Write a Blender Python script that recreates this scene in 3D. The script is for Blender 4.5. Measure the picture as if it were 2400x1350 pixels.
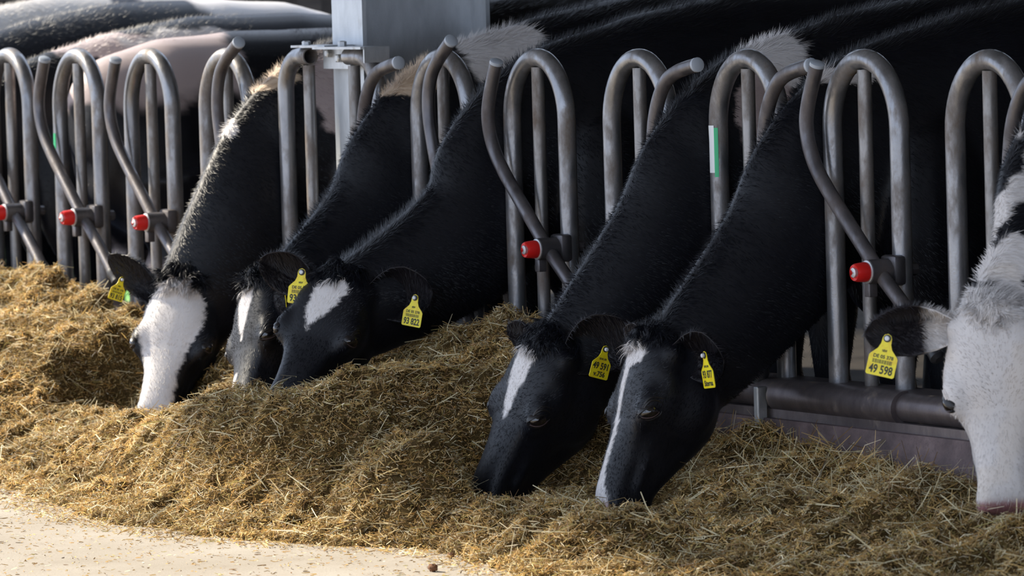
import bpy, bmesh, math
import numpy as np
from mathutils import Matrix, Vector

# ------------------------------------------------------------------ clear
for o in list(bpy.data.objects): bpy.data.objects.remove(o, do_unlink=True)
SC = bpy.context.scene
COL = SC.collection
rng = np.random.default_rng(7)

# ------------------------------------------------------------------ camera
# world: the feed fence runs along X at y = 0, cows stand at y > 0, the feed table is y < 0, z = 0 is the feed table
FPX = 12278.3
TH, PI_, RO = math.radians(60.5537), math.radians(3.60668), math.radians(-1.65399)
CAM = np.array([15.8094, -8.5774, 1.75])
_fh = np.array([-math.sin(TH), math.cos(TH), 0.]); _rt = np.array([math.cos(TH), math.sin(TH), 0.]); _up = np.array([0, 0, 1.])
FW = _fh*math.cos(PI_) - _up*math.sin(PI_)
_u = _up*math.cos(PI_) + _fh*math.sin(PI_)
RT = _rt*math.cos(RO) + _u*math.sin(RO)
UP = _u*math.cos(RO) - _rt*math.sin(RO)
TW = -FW                                                  # towards the photographer
def ray(x, y): return FW + RT*(x-1200)/FPX - UP*(y-675)/FPX
def atX(x, y, X): d = ray(x, y); return CAM + d*(X-CAM[0])/d[0]
def atY(x, y, Y): d = ray(x, y); return CAM + d*(Y-CAM[1])/d[1]
def atZ(x, y, Z): d = ray(x, y); return CAM + d*(Z-CAM[2])/d[2]
def atD(x, y, P): d = ray(x, y); return CAM + d*float((np.asarray(P)-CAM) @ FW)      # same distance as P

cd = bpy.data.cameras.new('camera'); cam = bpy.data.objects.new('camera', cd); COL.objects.link(cam)
cd.sensor_width = 36; cd.lens = FPX/2400*36; cd.clip_end = 400
cam.matrix_world = Matrix(((RT[0], UP[0], -FW[0], CAM[0]), (RT[1], UP[1], -FW[1], CAM[1]), (RT[2], UP[2], -FW[2], CAM[2]), (0, 0, 0, 1)))
cd.dof.use_dof = True; cd.dof.focus_distance = 16.3; cd.dof.aperture_fstop = 6.3
SC.camera = cam

# ------------------------------------------------------------------ light
SUN_EL, SUN_AZ = math.radians(35), np.array([-0.84, -0.54])     # where the sun stands (seen from the fence)
w = bpy.data.worlds.new('sky'); SC.world = w; w.use_nodes = True
nt = w.node_tree; bg = nt.nodes['Background']
bg.inputs[0].default_value = (0.66, 0.78, 1.0, 1); bg.inputs[1].default_value = 1.7
sd = bpy.data.lights.new('sun_offscreen', 'SUN'); sd.energy = 8.5; sd.angle = math.radians(2.5); sd.color = (1.0, 0.90, 0.74)
sun = bpy.data.objects.new('sun_offscreen', sd); COL.objects.link(sun)
_az = SUN_AZ/np.linalg.norm(SUN_AZ)
SUN_DIR = Vector((_az[0]*math.cos(SUN_EL), _az[1]*math.cos(SUN_EL), math.sin(SUN_EL)))
sun.rotation_euler = SUN_DIR.to_track_quat('Z', 'Y').to_euler(); sun.location = (-10, -6, 9)
vs = SC.view_settings; vs.view_transform = 'Standard'; vs.look = 'None'; vs.gamma = 1; vs.use_curve_mapping = False; vs.exposure = 0.28
ROOF_X0, ROOF_Y0, ROOF_Z = -4.2, -4.2, 4.0

# ------------------------------------------------------------------ helpers
def vnoise(P, scale, seed=0):
    """smooth value noise in [-1,1] for N x 3 points"""
    Q = np.asarray(P, float)*scale + seed*17.31
    I = np.floor(Q).astype(np.int64); f = Q - I; f = f*f*(3-2*f)
    out = 0
    for dx in (0, 1):
        for dy in (0, 1):
            for dz in (0, 1):
                h = ((I[:, 0]+dx)*374761393 + (I[:, 1]+dy)*668265263 + (I[:, 2]+dz)*2147483647 + seed*1442695041) & 0xffffffff
                h = ((h ^ (h >> 13))*1274126177) & 0xffffffff
                h = (h ^ (h >> 16)) & 0xffff
                wgt = (f[:, 0] if dx else 1-f[:, 0])*(f[:, 1] if dy else 1-f[:, 1])*(f[:, 2] if dz else 1-f[:, 2])
                out = out + wgt*(h/32767.5-1)
    return out
def fbm(P, scale, seed=0, oct=3):
    s, a, t = 0, 1., 0
    for k in range(oct): s = s + a*vnoise(P, scale*2**k, seed+k); t += a; a *= .5
    return s/t
def unit(v): v = np.asarray(v, float); return v/np.linalg.norm(v)
def nrm(V): return V/np.maximum(np.linalg.norm(V, axis=-1, keepdims=True), 1e-9)
def catmull(P, n):
    P = np.asarray(P, float); Q = np.vstack([2*P[0]-P[1], P, 2*P[-1]-P[-2]]); out = []
    for i in range(len(P)-1):
        a, b, c, d = Q[i:i+4]
        for t in np.linspace(0, 1, n, endpoint=False):
            out.append(.5*((2*b)+(-a+c)*t+(2*a-5*b+4*c-d)*t*t+(-a+3*b-3*c+d)*t**3))
    out.append(P[-1]); return np.array(out)

class MB:
    """collects vertices and faces for one mesh object"""
    def __init__(s): s.v = []; s.f = []
    def add(s, V, F):
        o = len(s.v); s.v += [tuple(map(float, p)) for p in V]; s.f += [tuple(i+o for i in q) for q in F]; return s
    def rings(s, R, closed_ends=True, loop=True):
        R = [np.asarray(r, float) for r in R]; n = len(R[0]); V = np.vstack(R); F = []
        m = n if loop else n-1
        for i in range(len(R)-1):
            for j in range(m):
                k = (j+1) % n; F.append((i*n+j, i*n+k, (i+1)*n+k, (i+1)*n+j))
        if closed_ends:
            F.append(tuple(range(n-1, -1, -1))); F.append(tuple((len(R)-1)*n+j for j in range(n)))
        return s.add(V, F)
    def tube(s, P, r, n=16, caps=True, axis=(0, 1, 0)):
        P = np.asarray(P, float); R = np.broadcast_to(r, (len(P),)); T = np.gradient(P, axis=0); T = nrm(T); rr = []
        for p, t, q in zip(P, T, R):
            a = np.asarray(axis, float)
            if abs(t @ a) > .95: a = np.array([1., 0, 0]) if abs(t[0]) < .9 else np.array([0, 0, 1.])
            e1 = unit(a - t*(a @ t)); e2 = np.cross(t, e1); A = np.linspace(0, 2*math.pi, n, endpoint=False)
            rr.append(p + q*(np.cos(A)[:, None]*e1 + np.sin(A)[:, None]*e2))
        return s.rings(rr, caps)
    def box(s, lo, hi, bev=0):
        x0, y0, z0 = lo; x1, y1, z1 = hi
        if bev <= 0:
            V = [(x, y, z) for z in (z0, z1) for x, y in ((x0, y0), (x1, y0), (x1, y1), (x0, y1))]
            return s.add(V, [(3, 2, 1, 0), (4, 5, 6, 7), (0, 1, 5, 4), (1, 2, 6, 5), (2, 3, 7, 6), (3, 0, 4, 7)])
        bm = bmesh.new(); bmesh.ops.create_cube(bm, size=1)
        bmesh.ops.scale(bm, vec=(x1-x0, y1-y0, z1-z0), verts=bm.verts)
        bmesh.ops.bevel(bm, geom=list(bm.edges), offset=bev, segments=2, affect='EDGES', profile=.5)
        bmesh.ops.translate(bm, vec=((x0+x1)/2, (y0+y1)/2, (z0+z1)/2), verts=bm.verts)
        bm.verts.index_update(); V = [v.co[:] for v in bm.verts]; F = [[v.index for v in f.verts] for f in bm.faces]; bm.free()
        return s.add(V, F)
    def prism(s, prof, x0, x1):
        """profile of (y,z) points extruded along X"""
        n = len(prof); V = [(x0, y, z) for y, z in prof] + [(x1, y, z) for y, z in prof]
        F = [(j, (j+1) % n, (j+1) % n+n, j+n) for j in range(n)] + [tuple(range(n-1, -1, -1)), tuple(range(n, 2*n))]
        return s.add(V, F)
    def build(s, name, mat, parent=None, smooth=True, loc=None):
        me = bpy.data.meshes.new(name); me.from_pydata(s.v, [], s.f)
        bm = bmesh.new(); bm.from_mesh(me); bmesh.ops.recalc_face_normals(bm, faces=bm.faces); bm.to_mesh(me); bm.free()
        return link(name, me, mat, parent, smooth)
def link(name, me, mat, parent=None, smooth=True):
    if mat and not me.materials: me.materials.append(mat)
    me.polygons.foreach_set('use_smooth', [smooth]*len(me.polygons))
    if smooth and len(me.polygons) < 20000:
        try: me.set_sharp_from_angle(angle=math.radians(40))
        except Exception: pass
    o = bpy.data.objects.new(name, me); COL.objects.link(o)
    if parent is not None:
        o.parent = parent
        o.matrix_parent_inverse = parent.matrix_world.inverted() if parent.type != 'EMPTY' else Matrix.Translation(parent.location).inverted()
    return o
def empty(name, loc):
    o = bpy.data.objects.new(name, None); o.location = loc; o.empty_display_size = .1; COL.objects.link(o); return o
def tag(o, label, cat, group=None):
    o['label'] = label; o['category'] = cat
    if group: o['group'] = group
    return o
def struct(o): o['kind'] = 'structure'; return o
def mesh_np(name, V, F, cols=None, colname='tint'):
    """fast mesh from arrays; F is an M x k index array"""
    me = bpy.data.meshes.new(name); V = np.asarray(V, np.float32); F = np.asarray(F, np.int32); k = F.shape[1]
    me.vertices.add(len(V)); me.vertices.foreach_set('co', V.ravel())
    me.loops.add(F.size); me.loops.foreach_set('vertex_index', F.ravel())
    me.polygons.add(len(F)); me.polygons.foreach_set('loop_start', np.arange(0, F.size, k, dtype=np.int32))
    try: me.polygons.foreach_set('loop_total', np.full(len(F), k, np.int32))
    except Exception: pass
    me.update(calc_edges=True)
    if cols is not None:
        a = me.color_attributes.new(colname, 'FLOAT_COLOR', 'POINT')
        c = np.ones((len(V), 4), np.float32); c[:, :3] = cols; a.data.foreach_set('color', c.ravel())
    return me

# ------------------------------------------------------------------ materials
def mat(name, base, rough=.6, metal=0., spec=.5, build=None):
    m = bpy.data.materials.new(name); m.use_nodes = True; N = m.node_tree.nodes; b = N['Principled BSDF']
    b.inputs['Base Color'].default_value = (*base, 1); b.inputs['Roughness'].default_value = rough
    b.inputs['Metallic'].default_value = metal; b.inputs['Specular IOR Level'].default_value = spec
    if build: build(m.node_tree, b)
    return m
def node(t, k, **kw):
    n = t.nodes.new(k)
    for a, v in kw.items(): setattr(n, a, v)
    return n
def ramp(t, fac, stops):
    r = node(t, 'ShaderNodeValToRGB'); e = r.color_ramp.elements
    while len(e) < len(stops): e.new(.5)
    for q, (p, c) in zip(e, stops): q.position = p; q.color = (*c, 1)
    t.links.new(fac, r.inputs[0]); return r.outputs[0]
def noise(t, scale, detail=4, rough=.55, vec=None, stretch=None):
    n = node(t, 'ShaderNodeTexNoise'); n.inputs['Scale'].default_value = scale; n.inputs['Detail'].default_value = detail; n.inputs['Roughness'].default_value = rough
    g = node(t, 'ShaderNodeNewGeometry'); v = g.outputs['Position']
    if stretch:
        mp = node(t, 'ShaderNodeMapping'); mp.inputs['Scale'].default_value = stretch; t.links.new(v, mp.inputs[0]); v = mp.outputs[0]
    t.links.new(v, n.inputs['Vector']); return n.outputs[0]
def mix(t, fac, a, b):
    m = node(t, 'ShaderNodeMix', data_type='RGBA')
    t.links.new(fac, m.inputs[0])
    for s, v in ((m.inputs[6], a), (m.inputs[7], b)):
        if isinstance(v, tuple): s.default_value = (*v, 1)
        else: t.links.new(v, s)
    return m.outputs[2]
def bump(t, b, h, strength, dist=.01):
    n = node(t, 'ShaderNodeBump'); n.inputs['Strength'].default_value = strength; n.inputs['Distance'].default_value = dist
    t.links.new(h, n.inputs['Height']); t.links.new(n.outputs[0], b.inputs['Normal'])
def steel(c0, c1, dirt, amount, rough=.42):
    def f(t, b):
        c = ramp(t, noise(t, 22, 5, .6, stretch=(1, 1, .35)), [(.3, c0), (.7, c1)])
        d = ramp(t, noise(t, 9, 6, .7, stretch=(1, 1, .5)), [(amount, (0, 0, 0)), (amount+.22, (1, 1, 1))])
        t.links.new(mix(t, d, c, dirt), b.inputs['Base Color'])
        t.links.new(ramp(t, d, [(0, (rough,)*3), (1, (.8,)*3)]), b.inputs['Roughness'])
        t.links.new(ramp(t, d, [(0, (.75,)*3), (1, (.1,)*3)]), b.inputs['Metallic'])
        bump(t, b, noise(t, 180, 3), .12, .004)
    return f
M = {}
M['hoop'] = mat('galvanised_pipe', (.3, .3, .3), build=steel((.17, .17, .178), (.30, .30, .31), (.12, .092, .07), .47, .30))
M['arm'] = mat('worn_arm_pipe', (.2, .2, .2), build=steel((.085, .08, .085), (.15, .142, .148), (.075, .058, .052), .47, .38))
M['bar'] = mat('centre_bar_pipe', (.3, .3, .3), build=steel((.17, .165, .16), (.28, .27, .265), (.12, .09, .07), .44, .38))
M['rail'] = mat('rail_steel', (.2, .17, .17), build=steel((.13, .11, .115), (.22, .19, .19), (.32, .25, .16), .56, .4))
M['column'] = mat('column_galvanised', (.55, .57, .58), build=steel((.44, .46, .48), (.56, .58, .6), (.36, .33, .29), .62, .5))
M['bracket'] = mat('bracket_zinc', (.5, .5, .5), build=steel((.36, .37, .38), (.52, .53, .53), (.25, .2, .15), .58, .42))
M['darksteel'] = mat('dark_steel', (.03, .03, .035), .55, .3)
M['red'] = mat('red_plastic', (.62, .012, .01), .35)
M['green'] = mat('green_tape', (.02, .42, .17), .4)
M['white_tape'] = mat('white_tape', (.72, .74, .74), .45)
M['yellow'] = mat('yellow_tag', (.80, .66, .01), .38, build=lambda t, b: t.links.new(
    ramp(t, noise(t, 45, 3), [(.45, (.80, .68, .012)), (.75, (.72, .46, .01))]), b.inputs['Base Color']))
M['ink'] = mat('tag_ink', (.03, .035, .02), .6)
M['stud'] = mat('tag_stud', (.62, .64, .66), .4)
M['rubber'] = mat('black_rubber', (.015, .015, .017), .5)
def concrete(c0, c1, c2, sc, bs):
    def f(t, b):
        c = ramp(t, noise(t, sc, 8, .65), [(.3, c0), (.55, c1), (.75, c2)])
        fine = noise(t, 140, 4, .7)
        c = mix(t, ramp(t, fine, [(.56, (0, 0, 0)), (.68, (1, 1, 1))]), c, tuple(.62*x for x in c1))
        t.links.new(c, b.inputs['Base Color']); bump(t, b, fine, bs, .006)
    return f
M['floor'] = mat('feed_table_concrete', (.5, .45, .38), .85, build=concrete((.32, .275, .215), (.385, .34, .28), (.44, .40, .34), 2.2, .35))
M['curb'] = mat('curb_concrete', (.2, .15, .15), .75, build=concrete((.05, .036, .037), (.135, .095, .095), (.23, .17, .165), 9, .5))
M['slurry'] = mat('barn_floor', (.06, .05, .045), .95, spec=.05, build=concrete((.018, .016, .014), (.04, .035, .03), (.06, .052, .045), 3, .4))
M['timber'] = mat('dark_timber', (.05, .04, .033), .8, build=lambda t, b: t.links.new(
    ramp(t, noise(t, 7, 6, .6, stretch=(1, .12, 1)), [(.3, (.035, .028, .024)), (.7, (.085, .07, .058))]), b.inputs['Base Color']))
M['roof'] = mat('roof_sheet', (.16, .16, .165), .7)
M['grass'] = mat('grass', (.09, .26, .03), .9, build=lambda t, b: t.links.new(
    ramp(t, noise(t, 5, 5), [(.3, (.06, .2, .02)), (.7, (.14, .36, .05))]), b.inputs['Base Color']))
def attr_col(name, colname, rough, spec, sheen=0, trans=0):
    def f(t, b):
        a = node(t, 'ShaderNodeAttribute'); a.attribute_name = colname; t.links.new(a.outputs['Color'], b.inputs['Base Color'])
        if sheen:
            b.inputs['Sheen Weight'].default_value = sheen; b.inputs['Sheen Roughness'].default_value = .4; b.inputs['Sheen Tint'].default_value = (.55, .68, 1, 1)
        if trans:
            tr = node(t, 'ShaderNodeBsdfTranslucent'); t.links.new(a.outputs['Color'], tr.inputs[0]); mx = node(t, 'ShaderNodeMixShader'); mx.inputs[0].default_value = trans
            t.links.new(b.outputs[0], mx.inputs[1]); t.links.new(tr.outputs[0], mx.inputs[2]); t.links.new(mx.outputs[0], t.nodes['Material Output'].inputs[0])
    return mat(name, (.5, .5, .5), rough, 0, spec, build=f)
M['coat'] = attr_col('cow_coat', 'coat', .48, .32, sheen=.05)
M['fur'] = attr_col('cow_hair', 'coat', .46, .24, sheen=.03)
M['hay'] = attr_col('silage_bits', 'tint', .55, .4, trans=.38)
M['hay_base'] = mat('silage_base', (.13, .085, .035), .95, spec=.1, build=lambda t, b: (t.links.new(
    ramp(t, noise(t, 30, 6, .7), [(.3, (.05, .03, .010)), (.55, (.15, .095, .032)), (.75, (.28, .19, .07))]), b.inputs['Base Color']),
    bump(t, b, noise(t, 60, 6, .75), 1., .03)))
M['eye'] = mat('cow_eye', (.008, .006, .006), .06, 0, .9)
M['lid'] = mat('eyelid_skin', (.010, .008, .008), .42)
M['pale_skin'] = mat('pale_skin', (.6, .55, .52), .6)
M['crumb'] = mat('crumb', (.13, .055, .02), .9)
M['lid_pink'] = mat('eyelid_pink', (.06, .036, .034), .5)

# ------------------------------------------------------------------ the setting
L, HW, PO = .65, .36, .021
def hoopX(t): return t*L - (PO if t < 0 else 0)
def plain(name, lo, hi, m): return struct(MB().box(lo, hi).build(name, M[m], smooth=False))
plain('floor', (-30, -14, -.2), (20, -.02, 0), 'floor')
plain('floor_barn', (-9.2, -.02, -.2), (20, 12, 0), 'slurry')
plain('ground_grass', (-70, -.02, -.32), (-9.2, 40, -.02), 'grass')
# concrete curb that carries the fence
curb = MB().prism([(-.20, -.02), (-.165, .20), (-.135, .335), (.10, .335), (.10, -.02)], -9.0, 7.0).build('wall_curb', M['curb'], smooth=False)
struct(curb)
# unseen roof over cows and alley, its edges placed to set where shade falls
def roofz(y): return ROOF_Z
plain('ceiling', (ROOF_X0, ROOF_Y0, ROOF_Z), (20, 12, ROOF_Z+.15), 'roof')
# gable boards at the far left end
gw = MB(); gw.box((-9.05, 1.2, 1.15), (-9.0, 12, 1.2)); wall = struct(gw.build('wall_gable', M['timber'], smooth=False))
MB().box((-9.12, 1.2, 1.2), (-9.05, 12, 4.0)).build('backing', M['timber'], wall, smooth=False)
zb = 1.2
for i in range(14):
    MB().box((-9.04, 1.2, zb), (-9.0 + .012*(i % 2), 12, zb+.19)).build('plank', M['timber'], wall, smooth=False); zb += .2
for y in (1.25, 2.9, 4.1, 5.6, 7.5): MB().box((-9.0, y, 0), (-8.86, y+.14, 4.0)).build('stud_post', M['timber'], wall, smooth=False)
plain('wall_back', (-9.2, 11.9, 0), (20, 12, 4.0), 'timber')

# ------------------------------------------------------------------ feed fence
ZB, ZT, RP, RB = .44, 1.42, .0302, .0215
PIV = .80
ARM = [(.275, -.22), (.14, -.105), (0, 0), (-.09, .08), (-.18, .158), (-.265, .235), (-.325, .30), (-.362, .37), (-.372, .435), (-.357, .495), (-.335, .545), (-.305, .605)]
HZ = .93
def arch(cx, r, x0, x1, z0=ZB):
    """inverted U from left leg to right leg, elliptical top"""
    zc = ZT - .205
    P = [(x0, 0, z) for z in np.linspace(z0, zc, 8, endpoint=False)]
    c = (x0+x1)/2; a = (x1-x0)/2
    for k in range(25):
        A = math.pi*(1-k/24); P.append((c+a*math.cos(A), 0, zc+.205*math.sin(A)))
    P += [(x1, 0, z) for z in np.linspace(zc, z0, 9)[1:]]
    return P
def pipe_open(P, r, ri, n=16):
    """pipe whose last end is open"""
    m = MB(); m.tube(P, r, n, caps=False)
    P = np.asarray(P); d = unit(P[-1]-P[-2])
    V = m.v[-n:]; c = P[-1]; ring = [np.array(v) for v in V]
    inner = [c+(v-c)*ri/r for v in ring]; deep = [v-d*.12 for v in inner]
    m.rings([ring, inner, deep], closed_ends=False); m.add(deep, [tuple(range(n))])
    return m
def make_hoop(par, t):
    x = hoopX(t)
    h = MB().tube(arch(0, 0, x, x+HW), RP, 18).build('hoop', M['hoop'], par)
    MB().tube([(x+HW/2, 0, z) for z in np.linspace(ZB, ZT-.032, 6)], RB, 14).build('centre_bar', M['bar'], par)
    return h
def make_arm(par, X, phi):
    """swinging arm hung on a hoop's right leg at X, turned by phi degrees"""
    c, s = math.cos(math.radians(phi)), math.sin(math.radians(phi)); ya = -.085
    pts = catmull([(X + dx*c + dz*s, ya, PIV - dx*s + dz*c) for dx, dz in ARM], 4)
    a = MB().tube(pts, .0225, 14).build('swing_arm', M['arm'], par)
    d = unit(pts[-1]-pts[-2]); MB().tube([pts[-1]-d*.004, pts[-1]+d*.006, pts[-1]+d*.009], [.0232, .0232, .018], 16).build('end_plug', M['stud_grey'], a)
    d = unit(pts[0]-pts[1]); MB().tube([pts[0]-d*.03, pts[0]-d*.012, pts[0], pts[0]+d*.03, pts[0]+d*.04], [.0245, .027, .022, .024, .012], 14).build('rubber_buffer', M['rubber'], a)
    # pivot sleeve, bracket, red cap, nut
    m = MB().tube([(X, -.125, PIV), (X, -.045, PIV)], .036, 18); m.box((X-.042, -.055, PIV-.045), (X+.042, -.012, PIV+.045), .012)
    m.box((X-.03, -.118, PIV-.075), (X+.0, -.09, PIV-.03), .003)
    m.build('pivot_bracket', M['arm'], a)
    MB().tube([(X, -.122, PIV), (X, -.128, PIV), (X, -.130, PIV)], [.034, .034, .029], 20).build('washer', M['bracket'], a)
    MB().tube([(X, -.128, PIV), (X, -.136, PIV), (X, -.165, PIV), (X, -.172, PIV), (X, -.172, PIV)], [.0285, .030, .027, .024, .015], 20).build('red_cap', M['red'], a)
    MB().tube([(X, -.168, PIV), (X, -.176, PIV), (X, -.177, PIV)], [.0155, .0145, .010], 18).build('bolt_end', M['bracket'], a)
    MB().tube([(X, -.02, PIV), (X, .045, PIV), (X, .05, PIV)], [.02, .02, .014], 8).build('nut', M['arm'], a)
    return a
M['stud_grey'] = mat('grey_plug', (.33, .36, .40), .45)
def rail(par, x0, x1):
    prof = [(.055, .36), (.055, .447), (-.055, .447)]
    for k in range(9):
        A = math.pi/2 + math.pi*k/8*1.0; prof.append((-.075 + .043*math.cos(A), .404 + .043*math.sin(A)))
    MB().prism(prof, x0, x1).build('bottom_rail', M['rail'], par)
    MB().prism([(-.115, .33), (-.115, .362), (-.06, .362), (-.06, .33)], x0, x1).build('rail_channel', M['rail'], par, smooth=False)

fl = tag(empty('feed_fence', (-3, 0, 0)), 'galvanised self-locking feed fence panel reaching the steel column past empty slots with open arms', 'feed fence')
for t in (-6.5, -5.5, -4.5, -3.5, -2.5):
    h = make_hoop(fl, t)
    if t == -4.5:
        R = [[(hoopX(t)+(RP+.0012)*math.sin(a), -(RP+.0012)*math.cos(a), z) for a in np.linspace(-.1, .4, 5)] for z in np.linspace(1.055, 1.115, 3)]
        MB().rings(R, closed_ends=False, loop=False).build('green_tape', M['green'], h)
    make_arm(fl, hoopX(t)+HW, 34.6 if t == -2.5 else (54 if t == -6.5 else 0))
x4 = hoopX(-1.5)
zc = ZT-.205; P = [(x4, 0, z) for z in np.linspace(ZB, zc+.08, 8, endpoint=False)]
for k in range(13):
    A = math.pi*(1-.5*k/12); P.append((x4+.125+.125*math.cos(A), 0, zc+.08+.125*math.sin(A)))
P.append((x4+.20, 0, ZT))
pipe_open(P, RP, .0255, 20).build('half_hoop', M['hoop'], fl)
MB().tube([(x4+.185, 0, z) for z in np.linspace(ZB, ZT-.032, 6)], RB, 14).build('centre_bar', M['bar'], fl)
rail(fl, -8.5, -.76)
fr = tag(empty('feed_fence', (2, 0, 0)), 'galvanised self-locking feed fence panel starting at the steel column, with green taped hoop', 'feed fence')
xr = hoopX(0)-.29
P = [(xr-.215, 0, ZT)]
for k in range(13):
    A = math.pi*(.5-.5*k/12); P.append((xr-.125+.125*math.cos(A), 0, zc+.08+.125*math.sin(A)))
P += [(xr, 0, z) for z in np.linspace(zc+.08, ZB, 9)[1:]]
pipe_open(P[::-1], RP, .0255, 20).build('half_hoop', M['hoop'], fr)
MB().tube([(xr-.175, 0, z) for z in np.linspace(ZB, ZT-.032, 6)], RB, 14).build('centre_bar', M['bar'], fr)
make_arm(fr, xr, 54)
for t, phi in ((0, 30), (1, 0), (2, 54), (3, 54), (4, 0), (5, 54), (6, 0)):
    h = make_hoop(fr, t); make_arm(fr, hoopX(t)+HW, phi)
    if t == 3:
        for nm, a0, a1, z0, z1, m_ in (('green_tape', .82, 1.25, 1.052, 1.205, 'green'), ('white_tape', -.1, .82, 1.065, 1.212, 'white_tape')):
            R = [[(hoopX(t)+(RP+.0012)*math.sin(a+.25*(1-k/6)*(1 if nm[0] == 'w' and a < -.3 else 0)), -(RP+.0012)*math.cos(a), z) for a in np.linspace(a0-.3, a1-.3, 6)] for k, z in enumerate(np.linspace(z0, z1, 7))]
            MB().rings(R, closed_ends=False, loop=False).build(nm, M[m_], h)
rail(fr, -.52, 6.2)
slv = MB().prism([(-.05+.055*math.cos(A)-.03, .402+.052*math.sin(A)) for A in np.linspace(math.pi*.45, math.pi*1.55, 12)], 2.40, 3.08).build('rail_sleeve', M['rail'], fr)
MB().box((2.36, -.155, .30), (2.385, -.12, .43), .004).build('rail_clamp', M['bracket'], fr, smooth=False)

# steel column with clamp plates
cx0, cx1, cy = -.765, -.535, .075
c = tag(empty('steel_column', ((cx0+cx1)/2, cy+.2, 0)), 'pale galvanised steel I-beam column standing between the two fence panels', 'column')
MB().box((cx0, cy, 0), (cx1, cy+.016, ROOF_Z)).build('front_flange', M['column'], c, smooth=False)
MB().box(((cx0+cx1)/2-.006, cy+.016, 0), ((cx0+cx1)/2+.006, cy+.5, ROOF_Z)).build('web', M['column'], c, smooth=False)
MB().box((cx0, cy+.5, 0), (cx1, cy+.516, ROOF_Z)).build('rear_flange', M['column'], c, smooth=False)
b = tag(empty('clamp_bracket', (-.65, 0, 1.4)), 'bolted zinc clamp plates joining both fence panels to the column', 'bracket')
MB().box((-.86, -.045, 1.452), (-.60, .07, 1.460)).build('top_plate', M['bracket'], b, smooth=False)
MB().box((-.665, -.06, 1.447), (-.30, .05, 1.4555)).build('top_plate', M['bracket'], b, smooth=False)
MB().box((-.755, .03, 1.375), (-.55, .044, 1.452)).build('back_plate', M['bracket'], b, smooth=False)
MB().box((-.30, -.05, 1.40), (-.292, .05, 1.455)).build('end_lip', M['bracket'], b, smooth=False)
for x, y, z, ax in ((-.62, .026, 1.413, 1), (-.55, 0, 1.46, 2), (-.825, 0, 1.46, 2), (-.70, .026, 1.43, 1)):
    d = np.array([0, -1., 0]) if ax == 1 else np.array([0, 0, 1.]); p = np.array([x, y, z])
    MB().tube([p-d*.01, p+d*.012, p+d*.015], [.016, .016, .011], 6, axis=(1, 0, 0)).build('bolt', M['bracket'], b, smooth=False)


# ------------------------------------------------------------------ cows
HEAD_U = np.array([-.05, 0, .05, .10, .16, .21, .26, .31, .36, .41, .46, .50, .53, .55])
HEAD_T = np.array([-.06, -.004, .010, .013, .010, .005, -.004, -.008, -.008, -.008, -.010, -.016, -.034, -.068])
HEAD_B = np.array([-.20, -.23, -.262, -.286, -.300, -.302, -.290, -.264, -.234, -.206, -.182, -.168, -.152, -.125])
HEAD_W = np.array([.060, .088, .112, .132, .149, .148, .131, .104, .084, .074, .073, .078, .073, .048])
HL = .55
def head_rings():
    U = np.concatenate([np.linspace(-.05, .5, 26), [.515, .53, .541, .55]]); R = []
    for u in U:
        t, b, hw = (np.interp(u, HEAD_U, q) for q in (HEAD_T, HEAD_B, HEAD_W))
        S = (1-np.cos(np.linspace(0, math.pi, 15)))/2
        jaw = np.interp(u, [0, .15, .3, .42, .55], [.62, .60, .56, .66, .8]); g = []
        for s in S:
            top = (1-(1-min(s/.26, 1))**2.4)**(1/2.4)
            mid = 1 if s < .26 else 1+(jaw-1)*((s-.26)/.74)
            bot = 1 if s < .72 else max(0, 1-((s-.72)/.28)**2.2)**(1/2.2)
            g.append(top*mid*bot)
        v = t+(b-t)*S; hwv = hw*np.array(g)
        R.append([(u, a, c) for a, c in zip(v, hwv)] + [(u, a, -c) for a, c in list(zip(v, hwv))[-2:0:-1]])
    return R
def ellipsoid(c, r, axes=np.eye(3), n=14, m=9):
    R = []
    for i in range(1, m):
        p = math.pi*i/m
        R.append([np.asarray(c) + axes.T @ np.array([r[0]*math.sin(p)*math.cos(q), r[1]*math.sin(p)*math.sin(q), r[2]*math.cos(p)]) for q in np.linspace(0, 2*math.pi, n, endpoint=False)])
    return R
def mesh_arrays(me):
    V = np.empty(len(me.vertices)*3, np.float32); me.vertices.foreach_get('co', V); V = V.reshape(-1, 3).astype(float)
    me.calc_loop_triangles(); T = np.empty(len(me.loop_triangles)*3, np.int32); me.loop_triangles.foreach_get('vertices', T)
    return V, T.reshape(-1, 3)
def remesh(mb, vox, smooth):
    me = bpy.data.meshes.new('tmp'); me.from_pydata(mb.v, [], mb.f)
    bm = bmesh.new(); bm.from_mesh(me); bmesh.ops.recalc_face_normals(bm, faces=bm.faces); bm.to_mesh(me); bm.free()
    o = bpy.data.objects.new('tmp', me); COL.objects.link(o)
    r = o.modifiers.new('r', 'REMESH'); r.mode = 'VOXEL'; r.voxel_size = vox
    s = o.modifiers.new('s', 'SMOOTH'); s.factor = .5; s.iterations = smooth
    dg = bpy.context.evaluated_depsgraph_get(); out = bpy.data.meshes.new_from_object(o.evaluated_get(dg))
    bpy.data.objects.remove(o, do_unlink=True); bpy.data.meshes.remove(me)
    return out
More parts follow.
